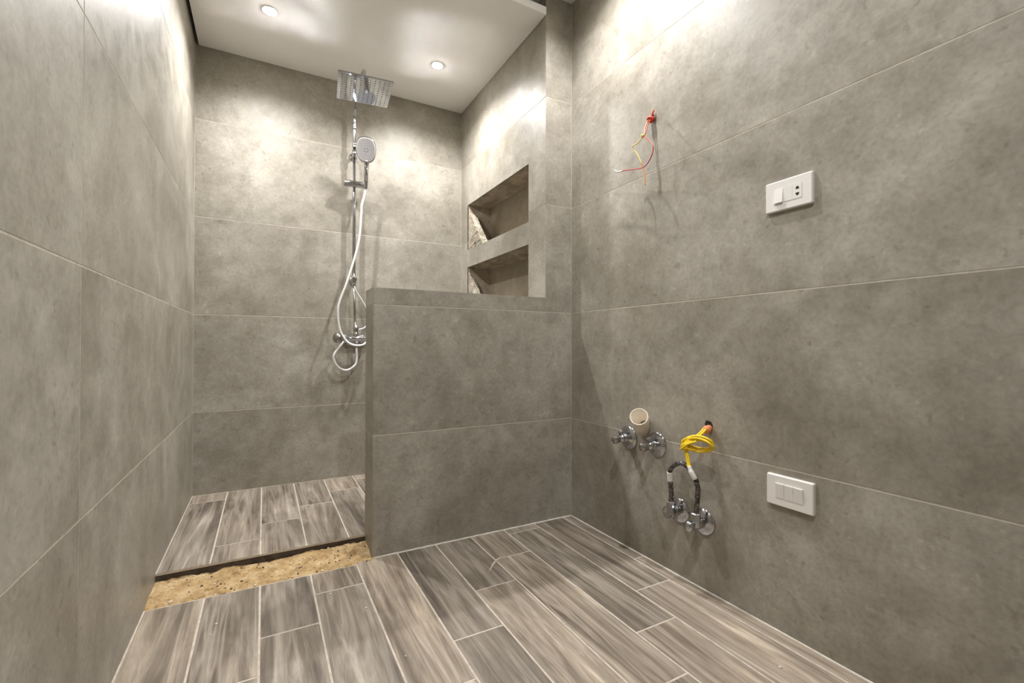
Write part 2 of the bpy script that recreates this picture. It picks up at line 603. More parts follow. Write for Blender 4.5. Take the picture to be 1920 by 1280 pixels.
for (z0, z1) in (NU, NL):
    # back tile of the niche
    mb = MB().box(XS + ND, XS + ND + 0.006, NY0 + 0.004, NY1 - 0.06, z0 + 0.002, z1 - 0.022)
    mb.build('niche_back', 'niche_tile', w)
    # head of the niche: raw cement, ragged behind a straight front strip

    def ragged(s, t, p):
        cut = 0.32 + 0.22 * noise.noise(Vector((p.y * 9, 3.1, z0)))
        return (-0.012 if t < cut else 0.0) + (0.010 if t > 0.93 else 0)
    rough_sheet((XS + 0.002, NY0, z1 - 0.014), (0, 1, 0), (1, 0, 0), (0, 0, -1), NY1 - NY0, ND, 90, 14, 0.004, 22,
                0.013, ragged).build('niche_head', 'cement', w)
    # far jamb, leaning a little
    rough_sheet((XS + 0.002, NY1 - 0.008, z0), Vector((ND, -0.066, 0)).normalized(), (0, 0, 1),
                Vector((-0.066, -ND, 0)).normalized(), math.hypot(ND, 0.066), z1 - z0, 10, 20, 0.004, 24,
                0.006).build('niche_jamb', 'cement', w)
    # sill tile
    MB().box(XS + TILE_T, XS + ND, NY0 + 0.002, NY1 - 0.004, z0, z0 + 0.006).build('niche_sill', 'niche_tile', w)
    # broken plaster in the lower far corner of the opening
    if z0 == NU[0]:
        tri = [(3.246, 2.00), (3.246, 1.692), (2.985, 1.704), (3.03, 1.755), (3.09, 1.83), (3.14, 1.885), (3.205, 1.965)]
    else:
        tri = [(3.246, 1.545), (3.246, 1.24), (3.07, 1.24), (3.105, 1.31), (3.15, 1.38), (3.20, 1.46)]
    bm = bmesh.new()
    fr_ = [bm.verts.new((XS + 0.004, y, z)) for y, z in tri]
    fc = bm.faces.new(fr_)
    ex = bmesh.ops.extrude_face_region(bm, geom=[fc])
    for g_ in ex['geom']:
        if isinstance(g_, bmesh.types.BMVert):
            g_.co.x += 0.05
    bmesh.ops.triangulate(bm, faces=bm.faces[:])
    bmesh.ops.subdivide_edges(bm, edges=bm.edges[:], cuts=5, use_grid_fill=True)
    for v in bm.verts:
        k = noise.fractal(v.co * 38, 0.7, 2.0, 3)
        v.co += Vector((abs(k) * 0.010, k * 0.006 if v.co.y < 3.24 else 0, noise.noise(v.co * 50) * 0.004))
    bmesh.ops.recalc_face_normals(bm, faces=bm.faces)
    me = bpy.data.meshes.new('plaster_patch')
    bm.to_mesh(me)
    bm.free()
    me.materials.append(M['plaster'])
    place('plaster_patch', me, (0, 0, 0), w)

# low partition wall with the full-height pier at its right end
mb = MB()
mb.box(XP + PROUD, XS + 0.002, YP + PROUD, YPB - PROUD, -0.06, ZH - PROUD)
mb.box(XS + 0.0012, XR + 0.02, YP + PROUD, YP + TILE_T, -0.06, ZM)
w = structure(mb.build('wall_partition', 'grout'), 'grey tiled half-height partition wall in front of the shower', 'wall')
FR = ((0, YP, 0), (1, 0, 0), (0, 0, 1), (0, -1, 0))
e = 0.0012
xl_, xr_ = XP, XR - GAP
for z0, z1 in ((0.0, T0), (T0, T0 + ROW)):
    MB().prism([(xl_, z0 + GAP), (xr_, z0 + GAP), (xr_, z1 - GAP), (xl_, z1 - GAP)], *FR, TILE_T, 0.0007).build('tile', 'tile', w)
za, zb = T0 + ROW + GAP, T0 + 2 * ROW - GAP
MB().prism([(xl_, za), (xr_, za), (xr_, zb), (XS, zb), (XS, ZH), (xl_, ZH)], *FR, TILE_T).build('tile', 'tile', w)
for z0, z1 in ((ROWS[3], ROWS[4]), (ROWS[4], ROWS[5])):
    MB().prism([(XS, z0 + GAP), (xr_, z0 + GAP), (xr_, z1 - GAP), (XS, z1 - GAP)], *FR, TILE_T, 0.0007).build('tile', 'tile', w)
EN = ((XP, 0, 0), (0, 1, 0), (0, 0, 1), (-1, 0, 0))
BK = ((0, YPB, 0), (1, 0, 0), (0, 0, 1), (0, 1, 0))
for z0, z1 in ((0.0, T0), (T0, T0 + ROW), (T0 + ROW, ZH)):
    hi = ZH - (TILE_T if z1 == ZH else GAP)
    hi = hi if z1 == ZH else z1 - GAP
    MB().prism([(YP + TILE_T, z0 + GAP), (YPB, z0 + GAP), (YPB, hi), (YP + TILE_T, hi)], *EN, TILE_T).build('tile', 'tile', w)
    MB().prism([(XP + TILE_T, max(z0, ZS) + GAP), (XS - GAP, max(z0, ZS) + GAP), (XS - GAP, hi), (XP + TILE_T, hi)], *BK, TILE_T).build('tile', 'tile', w)
MB().box(XP, XS - 0.0005, YP + TILE_T, YPB, ZH - TILE_T, ZH).build('cap_tile', 'tile', w)

# ceilings
c = structure(MB().box(XL - 0.12, XR + 0.12, Y0 - 0.12, YB + 0.12, ZM, ZM + 0.08).build('ceiling', 'paint'),
              'plain white ceiling of the main room', 'ceiling')
LIGHTS_SHOWER = ((0.018, 2.838), (0.992, 2.862))
LIGHTS_ROOM = ((1.17, 1.60), (0.40, 0.30))  # lamp by the right wall, then an added unseen fill lamp
c = structure(MB().box(XL + 0.018, XS - 0.002, 2.130, YB - 0.003, ZC, ZC + 0.042).build('ceiling_shower', 'paint'),
              'dropped white ceiling panel over the shower', 'ceiling')

# ------------------------------------------------------------------ floors
plank_meshes = {}


def plank(parent, x0, x1, y0, y1, z):
    g = 0.0034
    L_, W_ = round(y1 - y0 - 2 * g, 4), round(x1 - x0 - 2 * g, 4)
    key = (L_, W_)
    if key not in plank_meshes:
        mb_ = MB()
        mb_.prism([(-W_ / 2, -L_ / 2), (W_ / 2, -L_ / 2), (W_ / 2, L_ / 2), (-W_ / 2, L_ / 2)],
                  (0, 0, 0), (1, 0, 0), (0, 1, 0), (0, 0, 1), 0.009, 0.0009)
        me_ = mb_.mesh('plank')
        me_.materials.append(M['plank'])
        plank_meshes[key] = me_
    dz = random.uniform(-0.0003, 0.0003)
    return place('plank', plank_meshes[key], ((x0 + x1) / 2, (y0 + y1) / 2, z + dz), parent)


PX = [XL + 0.001] + [-0.382 + 0.1868 * k for k in range(1, 11)] + [XR - 0.003]
TRENCH0, TRENCH1 = 2.106, 2.303
mb = MB()
mb.box(XL - 0.02, XR + 0.02, Y0, TRENCH0 + 0.002, -0.06, -0.0012)
mb.box(XP + 0.002, XR + 0.02, TRENCH0, YP + 0.02, -0.06, -0.0012)
fl = structure(mb.build('floor', 'floor_grout'), 'floor of narrow brown-grey wood-look planks in the main room', 'floor')
JOINT = [1.34, 1.535, 1.73, 1.932, 1.225, 1.414, 1.660, 1.860, 1.162, 1.359, 1.567]
for k in range(11):
    y_end = TRENCH0 if k < 4 else YP - 0.005
    ys = [JOINT[k] + 0.912 * i for i in range(-5, 3)]
    cuts = [Y0] + [y for y in ys if Y0 + 0.02 < y < y_end - 0.02] + [y_end]
    for a, b in zip(cuts, cuts[1:]):
        plank(fl, PX[k], PX[k + 1], a, b, 0.0)

mb = MB()
mb.box(XL - 0.02, XS + 0.02, TRENCH1 + 0.004, YB + 0.02, -0.06, ZS - 0.010, 1)
mb.box(XL - 0.02, XS + 0.02, TRENCH1 + 0.003, YB + 0.02, ZS - 0.010, ZS - 0.0012, 0)
fs_ = structure(mb.build('floor_shower', ['floor_grout', 'mortar']), 'raised shower floor of wood-look planks', 'floor')
JS = [3.212, 2.488, 2.687, 2.880, 3.081, 3.280, 2.56, 2.76, 2.95, 3.15]
for k in range(10):
    x1 = min(PX[k + 1], XS - 0.003)
    if x1 - PX[k] < 0.02:
        continue
    ys = [JS[k] + 0.912 * i for i in range(-2, 2)]
    cuts = [TRENCH1] + [y for y in ys if TRENCH1 + 0.02 < y < YB - 0.02] + [YB - 0.003]
    for a, b in zip(cuts, cuts[1:]):
        plank(fs_, PX[k], x1, a, b, ZS)

# white caulk bead at the foot of the partition and of the right wall
def bead(name, p, q, r, n, label):
    p, q = Vector(p), Vector(q)
    pts, rad = [], []
    for i in range(n + 1):
        t = i / n
        pts.append(p.lerp(q, t))
        rad.append(r * (0.75 + 0.6 * abs(noise.noise(Vector((t * 23, r * 900, 0.3))))))
    mb_ = MB()
    mb_.tube(pts, rad, 8, raw=True)
    return structure(mb_.build(name, 'caulk'), label, 'trim')


bead('trim_1', (XP + 0.004, YP - 0.002, 0.000), (XR - 0.004, YP - 0.002, 0.000), 0.0042, 120,
     'white caulk line at the foot of the partition')
bead('trim_2', (XR - 0.001, Y0 + 0.01, -0.001), (XR - 0.001, YP - 0.005, -0.001), 0.0030, 160,
     'white caulk line at the foot of the right wall')

# ------------------------------------------------------------------ sand in the open trench
def sand_h(x, y):
    t = (y - TRENCH0) / (TRENCH1 - TRENCH0)
    h = -0.004 + 0.015 * min(1, max(0, t)) + 0.005 * math.sin(math.pi * min(1, max(0, t)))
    h += 0.013 * noise.fractal(Vector((x * 9, y * 9, 1.7)), 0.8, 2.0, 5)
    h += 0.004 * noise.noise(Vector((x * 60, y * 60, 4.0)))
    return h - (0.004 if t < 0.06 else 0)


mb = MB()
nx, ny = 150, 42
sx0, sx1, sy0, sy1 = XL - 0.001, XP + 0.004, TRENCH0 + 0.001, TRENCH1 + 0.012
vv = []
for i in range(nx + 1):
    for j in range(ny + 1):
        x, y = sx0 + (sx1 - sx0) * i / nx, sy0 + (sy1 - sy0) * j / ny
        vv.append((x, y, sand_h(x, y)))
ff = []
for i in range(nx):
    for j in range(ny):
        a = i * (ny + 1) + j
        ff.append([a, a + ny + 1, a + ny + 2, a + 1])
mb.add(vv, ff, True)
cr = [vv[0], vv[nx * (ny + 1)], vv[nx * (ny + 1) + ny], vv[ny]]
bt = [(x, y, -0.06) for x, y, z in cr]
mb.add(cr + bt, [(0, 1, 5, 4), (1, 2, 6, 5), (2, 3, 7, 6), (3, 0, 4, 7), (7, 6, 5, 4)])
sand = tag(mb.build('sand_bed', 'sand'), 'loose yellow sand filling the open trench before the shower floor', 'sand', kind='stuff')
for nm, mt, cnt in (('pale_grit', 'pebble_pale', 110), ('dark_grit', 'pebble_dark', 90)):
    mb = MB()
    for _ in range(cnt):
        x, y = random.uniform(XL + 0.01, XP - 0.01), random.uniform(TRENCH0 + 0.01, TRENCH1 - 0.005)
        r = random.choice((0.0015, 0.002, 0.003, 0.0045))
        z = sand_h(x, y) + r * 0.3
        pr = [(-r, 0.01 * r), (-r * 0.6, r * random.uniform(0.7, 1)), (r * 0.4, r * random.uniform(0.8, 1.1)), (r * 0.9, 0.02 * r)]
        mb.lathe(pr, (x, y, z), (random.uniform(-1, 1), random.uniform(-1, 1), 1), 6, False)
    o = mb.build(nm, mt, sand)
    o['kind'] = 'stuff'


# ------------------------------------------------------------------ lamps in the ceilings
def downlight(x, y, z, label, watts, group):
    t = thing('ceiling_downlight', (x, y, z), label, 'lamp', group)
    ring = MB().lathe([(0.0, 0.033), (0.0, 0.043), (0.003, 0.042), (0.005, 0.037), (0.004, 0.033)], (x, y, z), (0, 0, -1), 32)
    # open ring: drop the two end caps
    ring.f, ring.s, ring.mi = ring.f[:-2], ring.s[:-2], ring.mi[:-2]
    ring.build('trim_ring', 'lamp_white', t)
    MB().lathe([(0.0, 0.0335), (0.0050, 0.0335), (0.0090, 0.024), (0.0110, 0.0002)], (x, y, z), (0, 0, -1), 32).build('lens', 'lens', t)
    ld = bpy.data.lights.new('downlight_lamp', 'SPOT')
    ld.energy = watts
    ld.color = LAMP_COLOR
    ld.spot_size = math.radians(152)
    ld.spot_blend = 1.0
    ld.shadow_soft_size = 0.022
    lo = bpy.data.objects.new('downlight_lamp', ld)
    col.objects.link(lo)
    lo.parent = t
    lo.location = (0, 0, -0.036)
    return t


downlight(*LIGHTS_SHOWER[0], ZC, 'lit recessed downlight in the shower ceiling near the left wall', SHOWER_LAMP_W, 'shower ceiling downlights')
downlight(*LIGHTS_SHOWER[1], ZC, 'lit recessed downlight in the shower ceiling to the right of the rain shower head', SHOWER_LAMP_W, 'shower ceiling downlights')
downlight(*LIGHTS_ROOM[0], ZM, 'lit recessed downlight in the main ceiling close to the right wall', ROOM_LAMP_W, 'main room downlights')
downlight(*LIGHTS_ROOM[1], ZM, 'added fill downlight in the main ceiling above the viewer', ROOM_LAMP_W * 1.1, 'main room downlights')  # unseen lamp, added as fill for the left wall and lower surfaces

# ------------------------------------------------------------------ shower column
BX, BY = 0.547, 3.316
t = thing('shower_column', (BX, BY, 1.40), 'chrome shower column with a square rain head on the back wall', 'shower')
HC = Vector((0.512, 2.775, 2.475))       # centre of the rain head
arm_z = 2.605
mb = MB()
mb.cyl((BX, BY, 1.40), (BX, BY, 2.36), 0.0115, 20)
mb.build('riser_bar', 'chrome', t)
MB().tube([(BX, BY, 2.35), (BX, BY, 2.43), (BX, BY, 2.50), (BX, BY, 2.54), (BX, BY - 0.008, 2.575), (BX - 0.001, BY - 0.032, arm_z - 0.006),
           (BX - 0.003, BY - 0.08, arm_z), (HC.x + 0.006, HC.y + 0.12, arm_z), (HC.x + 0.001, HC.y + 0.035, arm_z - 0.002),
           (HC.x, HC.y + 0.006, arm_z - 0.022), (HC.x, HC.y, arm_z - 0.055), (HC.x, HC.y, HC.z + 0.035)], 0.0105, 14, 8).build('arm', 'chrome', t)
MB().lathe([(0, 0.0125), (0.004, 0.0145), (0.012, 0.0145), (0.014, 0.0125), (0.018, 0.0125), (0.020, 0.0145), (0.028, 0.0145), (0.032, 0.0125)],
           (BX, BY, 2.345), (0, 0, 1), 24).build('coupling', 'chrome', t)
MB().lathe([(0, 0.012), (0.003, 0.0135), (0.020, 0.0135), (0.023, 0.012)], (BX, BY, 2.47), (0, 0, 1), 24).build('coupling', 'chrome', t)
# rain head: thin square plate, ball joint on top, rows of nozzles below
hs, ht = 0.149, 0.0045
rot = Matrix.Rotation(math.radians(-6), 3, 'Z') @ Matrix.Rotation(math.radians(0.0), 3, 'X')


def plate_pts(mb_, shrink, z0, z1):
    a_ = hs - shrink
    P = [(-a_, -a_), (a_, -a_), (a_, a_), (-a_, a_)]
    vs_ = [HC + rot @ Vector((x, y, z)) for z in (z0, z1) for x, y in P]
    mb_.add(vs_, [(3, 2, 1, 0), (4, 5, 6, 7), (0, 1, 5, 4), (1, 2, 6, 5), (2, 3, 7, 6), (3, 0, 4, 7)])


mb = MB()
plate_pts(mb, 0.0, -ht, ht)
mb.mi[1] = 1
head = mb.build('rain_head', ['plate_chrome', 'brushed_chrome'], t)
MB().lathe([(0.002, 0.026), (0.008, 0.024), (0.014, 0.016), (0.022, 0.017), (0.030, 0.0165), (0.040, 0.0125)], HC, (0, 0, 1), 24).build('ball_joint', 'chrome', head)
mb = MB()
for i in range(11):
    for j in range(11):
        x, y = (i - 5) * 0.0255, (j - 5) * 0.0255
        mb.lathe([(0, 0.0034), (0.0012, 0.0030)], HC + rot @ Vector((x, y, -ht)), rot @ Vector((0, 0, -1)), 6, False)
o = mb.build('nozzles', 'nozzle', head)
o['kind'] = 'stuff'


def wall_bracket(z):
    b = MB().lathe([(0, 0.027), (0.004, 0.027), (0.010, 0.022), (0.012, 0.012), (0.050, 0.011)], (BX, YB, z), (0, -1, 0), 24).build('wall_bracket', 'chrome', t)
    MB().cyl((BX, BY, z - 0.026), (BX, BY, z + 0.026), 0.0165, 20, 0.002).build('collar', 'chrome', b)


wall_bracket(2.300)
wall_bracket(1.425)
MB().lathe([(0, 0.015), (0.006, 0.0165), (0.018, 0.0165), (0.020, 0.014)], (BX, BY - 0.012, 1.425), (0, -1, 0), 20).build('set_screw_cap', 'satin_chrome', t)
# slider that holds the hand shower
SZ = 2.085
sl = MB().cyl((BX - 0.058, BY - 0.016, SZ), (BX + 0.085, BY - 0.030, SZ + 0.000), 0.0225, 24, 0.003).build('slider', 'chrome', t)
MB().lathe([(0, 0.020), (0.010, 0.020), (0.014, 0.016)], (BX - 0.056, BY - 0.016, SZ), (-1, 0, 0), 20).build('slider_knob', 'satin_chrome', sl)
# lower riser down to the mixer
MB().cyl((BX + 0.010, BY, 1.09), (BX, BY, 1.41), 0.0080, 16).build('lower_riser', 'satin_chrome', t)
MB().cyl((BX, BY, 1.375), (BX, BY, 1.405), 0.0145, 18, 0.002).build('end_cap', 'chrome', t)
MB().tube([(BX + 0.003, BY - 0.012, 1.375), (BX + 0.012, BY - 0.016, 1.345), (BX + 0.050, BY - 0.014, 1.285), (0.632, BY - 0.008, 1.225),
           (0.650, BY - 0.004, 1.16), (0.630, BY, 1.10), (0.585, BY, 1.078), (BX + 0.014, BY, 1.085)], 0.0048, 10, 8).build('link_hose', 'hose_white', t)

# hand shower in its holder
hx, hy = 0.618, BY - 0.045
t = thing('hand_shower', (hx, hy, SZ), 'white faced oval hand shower with a chrome handle held on the column', 'shower head')
fdir = Vector((-0.26, -0.84, -0.44)).normalized()       # the spray face looks out and a little down
side = fdir.cross(Vector((0, 0, 1))).normalized()
upv = side.cross(fdir).normalized()
hc = Vector((0.604, 3.200, 2.299))


def oval(mb_, prof, cx, rx, ry, seg=36, power=2.6):
    """Super-elliptical pill: prof is (offset along the face direction, scale)."""
    vs_, fs = [], []
    for (h, s) in prof:
        for i in range(seg):
            th = 2 * math.pi * i / seg
            ct, st = math.cos(th), math.sin(th)
            u_ = math.copysign(abs(ct) ** (2 / power), ct) * rx * s
            v_ = math.copysign(abs(st) ** (2 / power), st) * ry * s
            taper = 1 - 0.10 * max(0, -v_ / ry)
            vs_.append(cx + fdir * h + side * (u_ * taper) + upv * v_)
    for k in range(len(prof) - 1):
        for i in range(seg):
            j = (i + 1) % seg
            fs.append([k * seg + i, k * seg + j, (k + 1) * seg + j, (k + 1) * seg + i])
    mb_.add(vs_, fs, True)
    mb_.add([vs_[i] for i in range(seg)], [list(range(seg))[::-1]])
    mb_.add([vs_[(len(prof) - 1) * seg + i] for i in range(seg)], [list(range(seg))])


mb = MB()
oval(mb, [(-0.020, 0.55), (-0.014, 0.86), (-0.004, 0.99), (0.004, 1.0), (0.006, 0.97)], hc, 0.066, 0.084)
mb.build('head_shell', 'chrome', t)
mb = MB()
oval(mb, [(0.004, 0.94), (0.0075, 0.93), (0.0085, 0.88)], hc, 0.066, 0.084)
face = mb.build('spray_face', 'face_grey', t)
mb = MB()
for i in range(-4, 5):
    for j in range(-5, 6):
        u_, v_ = i * 0.0125, j * 0.0135
        if (u_ / 0.058) ** 2 + (v_ / 0.074) ** 2 < 0.95 and u_ * u_ + v_ * v_ > 0.021 ** 2:
            mb.lathe([(0, 0.0016), (0.0010, 0.0012)], hc + fdir * 0.0084 + side * u_ + upv * v_, fdir, 6, False)
for k in range(8):
    a_ = k * math.pi / 4
    mb.lathe([(0, 0.0028), (0.0010, 0.0022)], hc + fdir * 0.0084 + side * (0.013 * math.cos(a_)) + upv * (0.013 * math.sin(a_)), fdir, 6, False)
o = mb.build('spray_nozzles', 'nozzle', face)
o['kind'] = 'stuff'
grip_top = hc - upv * 0.080 - fdir * 0.004
mb = MB()
mb.lathe([(0, 0.014), (0.003, 0.0165), (0.014, 0.0165), (0.020, 0.010)], hc - upv * 0.083 + fdir * 0.002, fdir, 20, True, (0.8, 1.3))
mb.build('mode_button', 'satin_chrome', t)
MB().tube([hc - upv * 0.062 - fdir * 0.010, grip_top - fdir * 0.006, Vector((hx - 0.006, hy - 0.034, 2.165)), Vector((hx - 0.002, hy - 0.004, 2.105)),
           Vector((hx - 0.001, hy + 0.010, 2.060))], [0.018, 0.0165, 0.0155, 0.0150, 0.0150, 0.0130], 16, 8).build('handle', 'chrome', t)
MB().tube([(hx - 0.001, hy + 0.010, 2.066), (0.606, 3.282, 2.00), (0.590, 3.276, 1.938), (0.588, 3.276, 1.883), (0.576, 3.276, 1.714), (0.544, 3.266, 1.571),
           (0.491, 3.256, 1.392), (0.449, 3.256, 1.272), (0.436, 3.256, 1.200), (0.447, 3.262, 1.083), (0.486, 3.258, 1.003),
           (0.536, 3.250, 0.969), (0.598, 3.256, 0.971), (0.634, 3.296, 1.004), (0.607, 3.346, 1.026), (0.524, 3.352, 1.018),
           (0.476, 3.330, 0.980), (0.422, 3.300, 0.912), (0.418, 3.296, 0.867), (0.448, 3.298, 0.816), (0.501, 3.306, 0.796),
           (0.555, 3.314, 0.827), (0.569, 3.316, 0.873), (0.566, 3.316, 0.950)], 0.0075, 12, 8).build('hose', 'hose_white', t)

# mixer tap
t = thing('shower_mixer', (0.560, YB, 1.013), 'chrome wall mixer tap at the foot of the shower column', 'tap')
mz, my = 1.013, 3.312
MB().lathe([(0, 0.016), (0.01, 0.020), (0.145, 0.020), (0.155, 0.016)], (0.480, my, mz), (1, 0, 0), 24).build('body', 'chrome', t)
MB().lathe([(0, 0.012), (0.006, 0.026), (0.016, 0.034), (0.030, 0.036), (0.044, 0.031), (0.052, 0.018), (0.054, 0.003)], (0.462, my - 0.010, mz + 0.002), (-0.8, -0.55, 0.1), 28).build('handle', 'satin_chrome', t)
MB().lathe([(0, 0.020), (0.006, 0.023), (0.020, 0.023), (0.026, 0.018)], (0.630, my, mz), (1, 0, 0), 24).build('end_cap', 'chrome', t)
dv = MB().lathe([(0, 0.018), (0.03, 0.018), (0.034, 0.0145), (0.046, 0.0145), (0.050, 0.019), (0.074, 0.019), (0.078, 0.015), (0.090, 0.011)], (0.562, my, mz + 0.008), (0, 0, 1), 24).build('diverter', 'satin_chrome', t)
MB().lathe([(0, 0.014), (0.022, 0.014), (0.024, 0.011), (0.040, 0.011)], (0.566, my + 0.002, mz - 0.014), (0, 0, -1), 20).build('hose_outlet', 'chrome', t)
for x in (0.500, 0.615):
    MB().lathe([(0, 0.032), (0.004, 0.032), (0.014, 0.024), (0.018, 0.014), (0.064, 0.014)], (x, YB, mz), (0, -1, 0), 28).build('wall_rosette', 'chrome', t)


# ------------------------------------------------------------------ switch plates on the right wall
def plate(name, yc, zc, label, keys):
    t_ = thing(name, (XR, yc, zc), label, 'switch')
    hw, hh, d = 0.0775, 0.0520, 0.012
    mb_ = MB()
    # gently domed cover plate with rounded corners
    n = 8
    ring = []
    rc = 0.0045
    for cx_, cz_, a0 in ((hw - rc, hh - rc, 0), (-hw + rc, hh - rc, 90), (-hw + rc, -hh + rc, 180), (hw - rc, -hh + rc, 270)):
        for k_ in range(5):
            a_ = math.radians(a0 + k_ * 22.5)
            ring.append((cx_ + rc * math.cos(a_), cz_ + rc * math.sin(a_)))
    levels = [(0.0, 1.0), (0.007, 1.0), (0.0105, 0.985), (d, 0.955)]
    vs_, fs2 = [], []
    m_ = len(ring)
    for (h, s) in levels:
        for (y, z) in ring:
            vs_.append((XR - h, yc + y * s, zc + z * (1 - (1 - s) * 1.5)))
    for k_ in range(len(levels) - 1):
        for i_ in range(m_):
            j_ = (i_ + 1) % m_
            fs2.append([k_ * m_ + i_, k_ * m_ + j_, (k_ + 1) * m_ + j_, (k_ + 1) * m_ + i_])
    fs2.append([(len(levels) - 1) * m_ + i_ for i_ in range(m_)])
    fs2.append(list(range(m_))[::-1])
    mb_.add(vs_, fs2)
    mb_.build('cover_plate', 'white_plastic', t_)
    kw, kh = 0.0295, 0.0245
    for i_, kind in enumerate(keys):
        ky = yc + 0.0305 - i_ * 0.0305
        mb_ = MB()
        x0 = XR - d + 0.003
        if kind == 'rocker_in':       # pressed at the top, lower edge standing out
            P = [(x0, zc - kh), (XR - d - 0.0065, zc - kh), (XR - d - 0.0008, zc + kh), (x0, zc + kh)]
        elif kind == 'rocker':
            P = [(x0, zc - kh), (XR - d - 0.0010, zc - kh), (XR - d - 0.0048, zc + kh), (x0, zc + kh)]
        else:
            P = [(x0, zc - kh), (XR - d - 0.0012, zc - kh), (XR - d - 0.0012, zc + kh), (x0, zc + kh)]
        vs_ = [(x, y, z) for y in (ky - kw / 2 + 0.0006, ky + kw / 2 - 0.0006) for x, z in P]
        mb_.add(vs_, [(3, 2, 1, 0), (4, 5, 6, 7), (0, 1, 5, 4), (1, 2, 6, 5), (2, 3, 7, 6), (3, 0, 4, 7)])
        nm = 'socket_insert' if kind == 'socket' else ('blank_insert' if kind == 'blank' else 'rocker_key')
        k_ = mb_.build(nm, 'white_plastic', t_)
        if kind == 'socket':
            for s_ in (-1, 1):
                m2 = MB()
                zc2 = zc + s_ * 0.0098
                pr = [(-0.0050, -s_ * 0.0040), (0.0050, -s_ * 0.0040), (0.0056, 0.0 * s_), (0.0020, s_ * 0.0054), (-0.0020, s_ * 0.0054), (-0.0056, 0.0)]
                m2.prism(pr, (XR - d - 0.0016, ky - 0.001, zc2), (0, 1, 0), (0, 0, 1), (-1, 0, 0), 0.001)
                m2.build('pin_hole_shade', 'hole', k_)  # flat piece on the insert, shade of the hole as colour
    return t_


plate('socket_plate', 0.897, 1.4805, 'white wall plate with a rocker switch and a two-pin socket', ['rocker_in', 'blank', 'socket'])
plate('switch_plate', 0.896, 0.4800, 'white wall plate with three rocker switches low on the right wall', ['rocker', 'rocker', 'rocker'])


# ------------------------------------------------------------------ plumbing on the right wall
def rosette(parent, y, z, r=0.056):
    return MB().lathe([(0, r), (0.003, r), (0.008, r * 0.93), (0.014, r * 0.62), (0.016, r * 0.34), (0.017, r * 0.30)],
                      (XR, y, z), (-1, 0, 0), 36).build('rosette', 'chrome', parent)


def basin_valve(y, z, label):
    t_ = thing('angle_valve', (XR, y, z), label, 'valve', 'angle valves high on the right wall')
    rosette(t_, y, z)
    MB().lathe([(0.012, 0.019), (0.030, 0.019), (0.032, 0.016), (0.036, 0.016), (0.038, 0.019), (0.050, 0.019), (0.053, 0.013), (0.066, 0.011)],
               (XR, y, z), (-1, 0, 0), 24).build('body', 'chrome', t_)
    MB().lathe([(0.0, 0.010), (0.020, 0.010), (0.021, 0.013), (0.034, 0.013), (0.036, 0.011)], (XR - 0.043, y, z), (0, 0.25, 1), 18).build('outlet', 'chrome', t_)
    MB().lathe([(0.0, 0.013), (0.003, 0.018), (0.020, 0.020), (0.030, 0.019), (0.036, 0.012), (0.038, 0.002)],
               (XR - 0.062, y, z - 0.002), (-1, 0, -0.05), 10, False).build('handle', 'satin_chrome', t_)
    return t_


basin_valve(1.667, 0.528, 'chrome angle valve on a round rosette left of the cream pipe stub')
basin_valve(1.487, 0.528, 'chrome angle valve on a round rosette right of the cream pipe stub')

# cream drain stub between and above the two valves
base = Vector((XR + 0.004, 1.578, 0.582))
ax = Vector((-0.097, -0.075, 0.075)).normalized()
t = thing('drain_pipe_stub', (XR, 1.578, 0.582), 'cream plastic drain pipe stub sticking up out of the wall', 'pipe')
Lp = 0.144
mb = MB().lathe([(0.0, 0.034), (Lp, 0.040), (Lp + 0.001, 0.0385), (Lp, 0.036), (0.012, 0.030)], base, ax, 36)
mb.build('pipe', 'pvc', t)

# braided connector looped between two valves
def low_valve(y, z, label, hy_, knob):
    t_ = thing('stop_valve', (XR, y, z), label, 'valve', 'stop valves under the braided connector')
    rosette(t_, y, z, 0.053)
    MB().lathe([(0.010, 0.022), (0.040, 0.022), (0.043, 0.018), (0.050, 0.018)], (XR, y, z), (-1, 0, 0), 24).build('body', 'satin_chrome', t_)
    MB().lathe([(0.0, 0.015), (0.026, 0.015), (0.028, 0.0185), (0.052, 0.0185), (0.055, 0.014)], (XR - 0.060, hy_, z - 0.006), (0, 0, 1), 6, False).build('outlet_nut', 'chrome', t_)
    if knob == 'long':
        MB().lathe([(0, 0.012), (0.016, 0.012), (0.018, 0.019), (0.036, 0.021), (0.046, 0.018), (0.049, 0.004)], (XR - 0.048, y, z), (-1, 0.06, -0.10), 20).build('handle', 'chrome', t_)
    else:
        MB().lathe([(0, 0.022), (0.012, 0.022), (0.016, 0.027), (0.026, 0.027), (0.028, 0.022), (0.020, 0.014), (0.022, 0.004)], (XR - 0.045, y, z), (-1, -0.12, 0.0), 24).build('handle', 'satin_chrome', t_)
    return t_


low_valve(1.362, 0.277, 'chrome stop valve at the left end of the braided hose', 1.353, 'ring')
low_valve(1.241, 0.268, 'chrome stop valve at the right end of the braided hose', 1.228, 'long')
t = thing('braided_hose', (1.488, 1.290, 0.300), 'dark braided connector hose arched between two low stop valves', 'hose')
hp = [(1.488, 1.353, 0.300), (1.488, 1.351, 0.351), (1.483, 1.352, 0.409), (1.478, 1.351, 0.448), (1.478, 1.332, 0.477), (1.473, 1.295, 0.498),
      (1.473, 1.263, 0.496), (1.473, 1.235, 0.477), (1.478, 1.220, 0.449), (1.483, 1.215, 0.409), (1.488, 1.223, 0.356), (1.488, 1.228, 0.296)]
MB().tube(hp, 0.0098, 14, 8).build('tube', 'braid', t)
MB().tube([hp[2], (1.4805, 1.352, 0.43), hp[3]], 0.0112, 14, 4).build('crimp_sleeve', 'tape', t)

